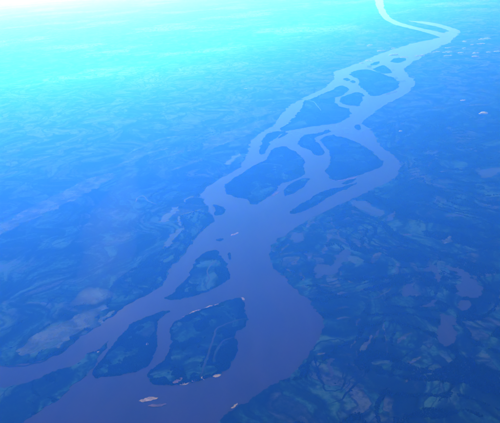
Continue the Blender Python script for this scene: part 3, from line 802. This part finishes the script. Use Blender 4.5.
# gallery forest on the floodplain: along banks, sloughs and lagoon rims, thinning with distance
WOODS = unproject(smooth([(106,300),(110,288),(118,279),(134,268),(152,258),(166,246),(178,236),(182,224),(186,215),(200,211.4),(213,218),(203,230),(186,252),(168,270),(164,282),(142,297),(118,312),(109,316)], True, 4))
def floodplain_forest():
    corners = unproject([(-10, 150), (510, 110), (510, 430), (-10, 430)])
    lo, hi = corners.min(0), corners.max(0)
    allp, alls = [], []
    for y0, y1, sz in ((0, 16000, 42), (16000, 24000, 58), (24000, 36000, 90), (36000, 60000, 150)):
        g = grid_points((lo[0], max(lo[1], y0)), (hi[0], min(hi[1], y1)), sz * 0.8, 0.45)
        # only what the frame shows
        d = np.column_stack([g, np.full(len(g), -CAM_H)]) @ R3
        u = d[:, 0] / -d[:, 2] * F_PX + IMG_W / 2
        vv = -d[:, 1] / -d[:, 2] * F_PX + IMG_H / 2
        ok_ = (u > -15) & (u < 515) & (vv < 440) & (vv > 95)
        g = g[ok_]
        s = slant(g) / F_PX
        warp = fbm(g[:, 0] / 3000, g[:, 1] / 3000, 70, 2)
        wsm = fbm(g[:, 0] / 500, g[:, 1] / 500, 75, 3) * 0.05
        fld = fbm(g[:, 0] / 4200 + warp * 0.6 + wsm, g[:, 1] / 4200 - warp * 0.5 - wsm, 71, 2)
        band = np.sin(fld * 36.0)
        fine = fbm(g[:, 0] / 260, g[:, 1] / 260, 72, 4)
        big = fbm(g[:, 0] / 2600, g[:, 1] / 2600, 73, 3)
        ug, vg = u[ok_], vv[ok_]
        east = np.clip((ug - np.interp(vg, [95, 130, 165, 205, 250, 320, 430], [410, 365, 400, 335, 270, 322, 215])) / 12.0, 0, 1)
        near_west = np.clip(1 - np.abs(ug - np.interp(vg, [200, 260, 310, 360], [190, 150, 95, 40])) / 45.0, 0, 1)
        lively = 0.35 + 0.65 * np.maximum(east, 0.8 * near_west)
        score = (np.maximum(band - 0.45, -0.3) * 1.0 + fine * 0.55 + big * 0.6) * lively - 0.30 - 0.25 * (1 - lively)
        woods = inside(g, WOODS)
        score = score + woods * (0.30 + 0.9 * np.exp(-dist_to_ring(g, WOODS, True, 1500) / (2.2 * s)))
        keep = score > -0.45
        g, s, score = g[keep], s[keep], score[keep]
        score = score + 0.9 * np.exp(-dist_to_ring(g, river_ring[::3], True, 7 * s.max()) / (1.3 * s))
        for dark, c in SLOUGHS:
            score = score + (0.95 if dark else 0.2) * np.exp(-dist_to_ring(g, c[::2], False, 8 * s.max()) / (1.0 * s))
        keep = score > 0
        g, s = g[keep], s[keep]
        keep = ~inside(g, river_ring)
        for r in LAG_RINGS:
            keep &= ~inside(g, r)
        g, s = g[keep], s[keep]
        keep = dist_to_ring(g, river_ring, True, sz) > sz * 0.5
        g = g[keep]
        allp.append(g)
        alls.append(np.full(len(g), sz * 1.0))
    P, S = np.concatenate(allp), np.concatenate(alls)
    o = crowns('forest', P, S, 13.0 + S * 0.05, Z_LAND + 0.2, M_FOREST)
    tag(o, 'dark gallery forest lining the banks and sloughs of the floodplain', None, None, 'stuff')
    print('forest clumps', len(P))
floodplain_forest()

# ------------------------------------------------------------------ small fair-weather clouds low over the far plain
def cloud_material():
    m = bpy.data.materials.new('cloud')
    m.use_nodes = True
    t = m.node_tree
    t.nodes.remove(t.nodes['Principled BSDF'])
    d, tr, mx = t.nodes.new('ShaderNodeBsdfDiffuse'), t.nodes.new('ShaderNodeBsdfTranslucent'), t.nodes.new('ShaderNodeMixShader')
    no = t.nodes.new('ShaderNodeTexNoise')
    no.inputs['Scale'].default_value = 0.004
    rp = t.nodes.new('ShaderNodeValToRGB')
    rp.color_ramp.elements[0].color = (0.88, 0.93, 0.97, 1)
    rp.color_ramp.elements[1].color = (0.93, 0.97, 1.0, 1)
    t.links.new(no.outputs['Fac'], rp.inputs[0])
    for n_ in (d, tr):
        t.links.new(rp.outputs[0], n_.inputs['Color'])
    mx.inputs[0].default_value = 0.7
    t.links.new(d.outputs[0], mx.inputs[1])
    t.links.new(tr.outputs[0], mx.inputs[2])
    t.links.new(mx.outputs[0], t.nodes['Material Output'].inputs['Surface'])
    return m
M_CLOUD = cloud_material()
import bmesh
CLOUD_Z = 1100.0
def cumulus(px, py, wpx, hpx, label, seed):
    hpx *= 0.95
    base = unproject([(px, py)], CLOUD_Z)[0]
    sl = math.sqrt(base[0] ** 2 + base[1] ** 2 + (CAM_H - CLOUD_Z) ** 2)
    wid, hei = wpx * sl / F_PX, hpx * sl / F_PX
    r = random.Random(seed)
    bm = bmesh.new()
    n = max(4, int(wpx * 1.3))
    for i in range(n):
        tt = (i + 0.5) / n - 0.5
        k = (1 - (2 * tt) ** 2) ** 0.5
        rad = max(hei * (0.18 + 0.42 * k) * r.uniform(0.4, 1.25), 0.55 * wid / n)
        res = bmesh.ops.create_icosphere(bm, subdivisions=3, radius=1.0)
        off = Vector((tt * wid * r.uniform(0.9, 1.1), r.uniform(-1, 1) * rad * 1.1, r.uniform(0.0, 0.3) * hei * k))
        ph = r.uniform(0, 50)
        for v_ in res['verts']:
            c = v_.co.copy()
            a_ = np.array([c.x * 2.3 + ph]), np.array([c.y * 2.3 + c.z * 1.7 + ph])
            d_ = 1 + 0.38 * float(fbm(a_[0], a_[1], seed, 4)[0])
            p_ = Vector((c.x * 1.5, c.y * 1.6, c.z * 0.62)) * rad * d_
            v_.co = p_ + off
    me = bpy.data.meshes.new('cumulus_cloud')
    bm.to_mesh(me)
    bm.free()
    me.polygons.foreach_set('use_smooth', [True] * len(me.polygons))
    me.materials.append(M_CLOUD)
    o = bpy.data.objects.new('cumulus_cloud', me)
    o.location = (base[0], base[1], CLOUD_Z)
    C.objects.link(o)
    tag(o, label, 'cloud', 'small cumulus clouds over the far plain')
CLOUDS = [
 (483, 113.4, 7, 2.4, 'brightest lone white cloud above the right floodplain'),
 (400.5, 131.2, 3, 1.2, 'tiny white cloud fleck right of the lone mid-channel islet'),
 (463, 100.4, 4, 1.2, 'faint small cloud up-left of the brightest lone cloud'),
 (485, 39.2, 11, 1.5, 'long tilted cloud at the top right end of the cloud row'),
 (481, 43.8, 7, 1.3, 'cloud just under the long tilted cloud at top right'),
 (476, 53.2, 6, 1.5, 'upper of two stacked clouds near the right picture edge'),
 (475, 56.8, 6, 1.6, 'lower of two stacked clouds near the right picture edge'),
 (488, 52.2, 3, 1.2, 'small cloud right of the two stacked clouds'),
 (497.5, 51.6, 6, 1.4, 'cloud touching the right picture edge'),
 (472, 44.8, 2.4, 1.3, 'dot of cloud left of the cloud under the tilted one'),
 (464.5, 41.6, 3, 1.4, 'dot of cloud right of the farthest river bend'),
 (464, 48.2, 3, 1.2, 'dot of cloud below the farthest river bend'),
 (460.5, 52.7, 5, 1.3, 'cloud between the river and the two stacked clouds'),
 (448, 48.0, 5, 1.3, 'cloud over the right shore of the farthest reach'),
 (447, 52.2, 9, 1.4, 'longest cloud strip beside the farthest reach'),
 (448, 55.6, 8, 1.2, 'cloud strip under the longest one beside the farthest reach'),
 (436, 52.0, 6, 1.3, 'cloud straddling the right shore of the farthest reach'),
 (420, 55.8, 9, 1.6, 'cloud lying across the mouth of the right far channel'),
 (404, 57.4, 7, 1.5, 'cloud over mid-river at the far split'),
 (393.6, 55.2, 8, 2.0, 'broad cloud over the far split of the river'),
 (393.2, 48.4, 3.4, 1.4, 'small cloud on the left shore above the far split'),
 (381, 51.2, 6.5, 1.9, 'bright cloud left of the far split'),
 (369.8, 45.6, 3.4, 2.0, 'round cloud alone out left of the farthest reach'),
 (368.6, 61.0, 5, 2.0, 'cloud at the left shore above the far split island'),
 (361.8, 63.2, 4, 1.4, 'leftmost small cloud along the far left shore'),
 (245.5, 88.8, 2.6, 1.3, 'tiny white cloud dot over the far left plain'),
]
for k, (x_, y_, w_, h_, lb) in enumerate(CLOUDS):
    cumulus(x_, y_, w_, h_, lb, 300 + k)

# ------------------------------------------------------------------ haze
def box(name, lo, hi):
    vv = [(x, y, z) for z in (lo[2], hi[2]) for y in (lo[1], hi[1]) for x in (lo[0], hi[0])]
    ff = [(0, 2, 3, 1), (4, 5, 7, 6), (0, 1, 5, 4), (2, 6, 7, 3), (0, 4, 6, 2), (1, 3, 7, 5)]
    m = bpy.data.materials.new('haze')
    m.use_nodes = True
    t = m.node_tree
    t.nodes.remove(t.nodes['Principled BSDF'])
    pv = t.nodes.new('ShaderNodeVolumePrincipled')
    pv.inputs['Color'].default_value = (*HAZE_COLOR, 1)
    pv.inputs['Density'].default_value = HAZE_DENSITY
    pv.inputs['Anisotropy'].default_value = HAZE_G
    pv.inputs['Absorption Color'].default_value = (1, 1, 1, 1)
    t.links.new(pv.outputs[0], t.nodes['Material Output'].inputs['Volume'])
    return mesh_obj(name, vv, ff, m)
def smoke(name, path, width, height, density, label, seed):
    """low drifting smoke: a lumpy tube of thin even vapour following a line over the ground"""
    c = unproject(smooth(path, False, 6), 400.0)
    n, m = len(c), 14
    t = np.gradient(c, axis=0)
    t /= np.linalg.norm(t, axis=1)[:, None]
    nm = np.stack([-t[:, 1], t[:, 0]], 1)
    vv, ff = [], []
    for i in range(n):
        k = math.sin(math.pi * i / (n - 1))
        wd = np.interp(i / (n - 1), [0, 0.5, 1], width) * k
        for j in range(m):
            a_ = 2 * math.pi * j / m
            w_ = 1 + 0.35 * float(fbm(np.array([i * 0.35 + math.cos(a_)]), np.array([math.sin(a_) + seed]), seed, 3)[0])
            q = c[i] + nm[i] * math.cos(a_) * wd * 0.5 * w_
            vv.append((q[0], q[1], 60 + height * k * (0.5 + 0.5 * math.sin(a_) * w_)))
    for i in range(n - 1):
        for j in range(m):
            ff.append((i * m + j, i * m + (j + 1) % m, (i + 1) * m + (j + 1) % m, (i + 1) * m + j))
    ff.append(tuple(range(m))[::-1])
    ff.append(tuple((n - 1) * m + j for j in range(m)))
    mt = bpy.data.materials.new(name)
    mt.use_nodes = True
    t_ = mt.node_tree
    t_.nodes.remove(t_.nodes['Principled BSDF'])
    pv = t_.nodes.new('ShaderNodeVolumePrincipled')
    pv.inputs['Color'].default_value = (0.75, 0.85, 0.95, 1)
    pv.inputs['Density'].default_value = density
    pv.inputs['Anisotropy'].default_value = 0.5
    t_.links.new(pv.outputs[0], t_.nodes['Material Output'].inputs['Volume'])
    o = mesh_obj(name, vv, ff, mt)
    tag(o, label, None, None, 'stuff')
smoke('smoke_veil', [(134,150),(128,166),(123,186),(116,202),(112,220),(108,240),(103,262),(97,284),(90,303),(84,322)], [2600, 2300, 1800], 320, 3.2e-5, 'thin pale smoke drifting away over the left floodplain', 5)
smoke('smoke_puff', [(66,297),(76,294),(86,291),(96,289),(106,287),(116,287)], [900, 1150, 800], 260, 1.5e-4, 'pale low smoke patch beside the left bank', 8)
haze = box('haze', (-9.5e5, -9.5e5, Z_BED - 1.5), (9.5e5, 9.5e5, CAM_H + 300.0))
tag(haze, 'blue atmospheric haze thickening with distance', None, None, 'stuff')
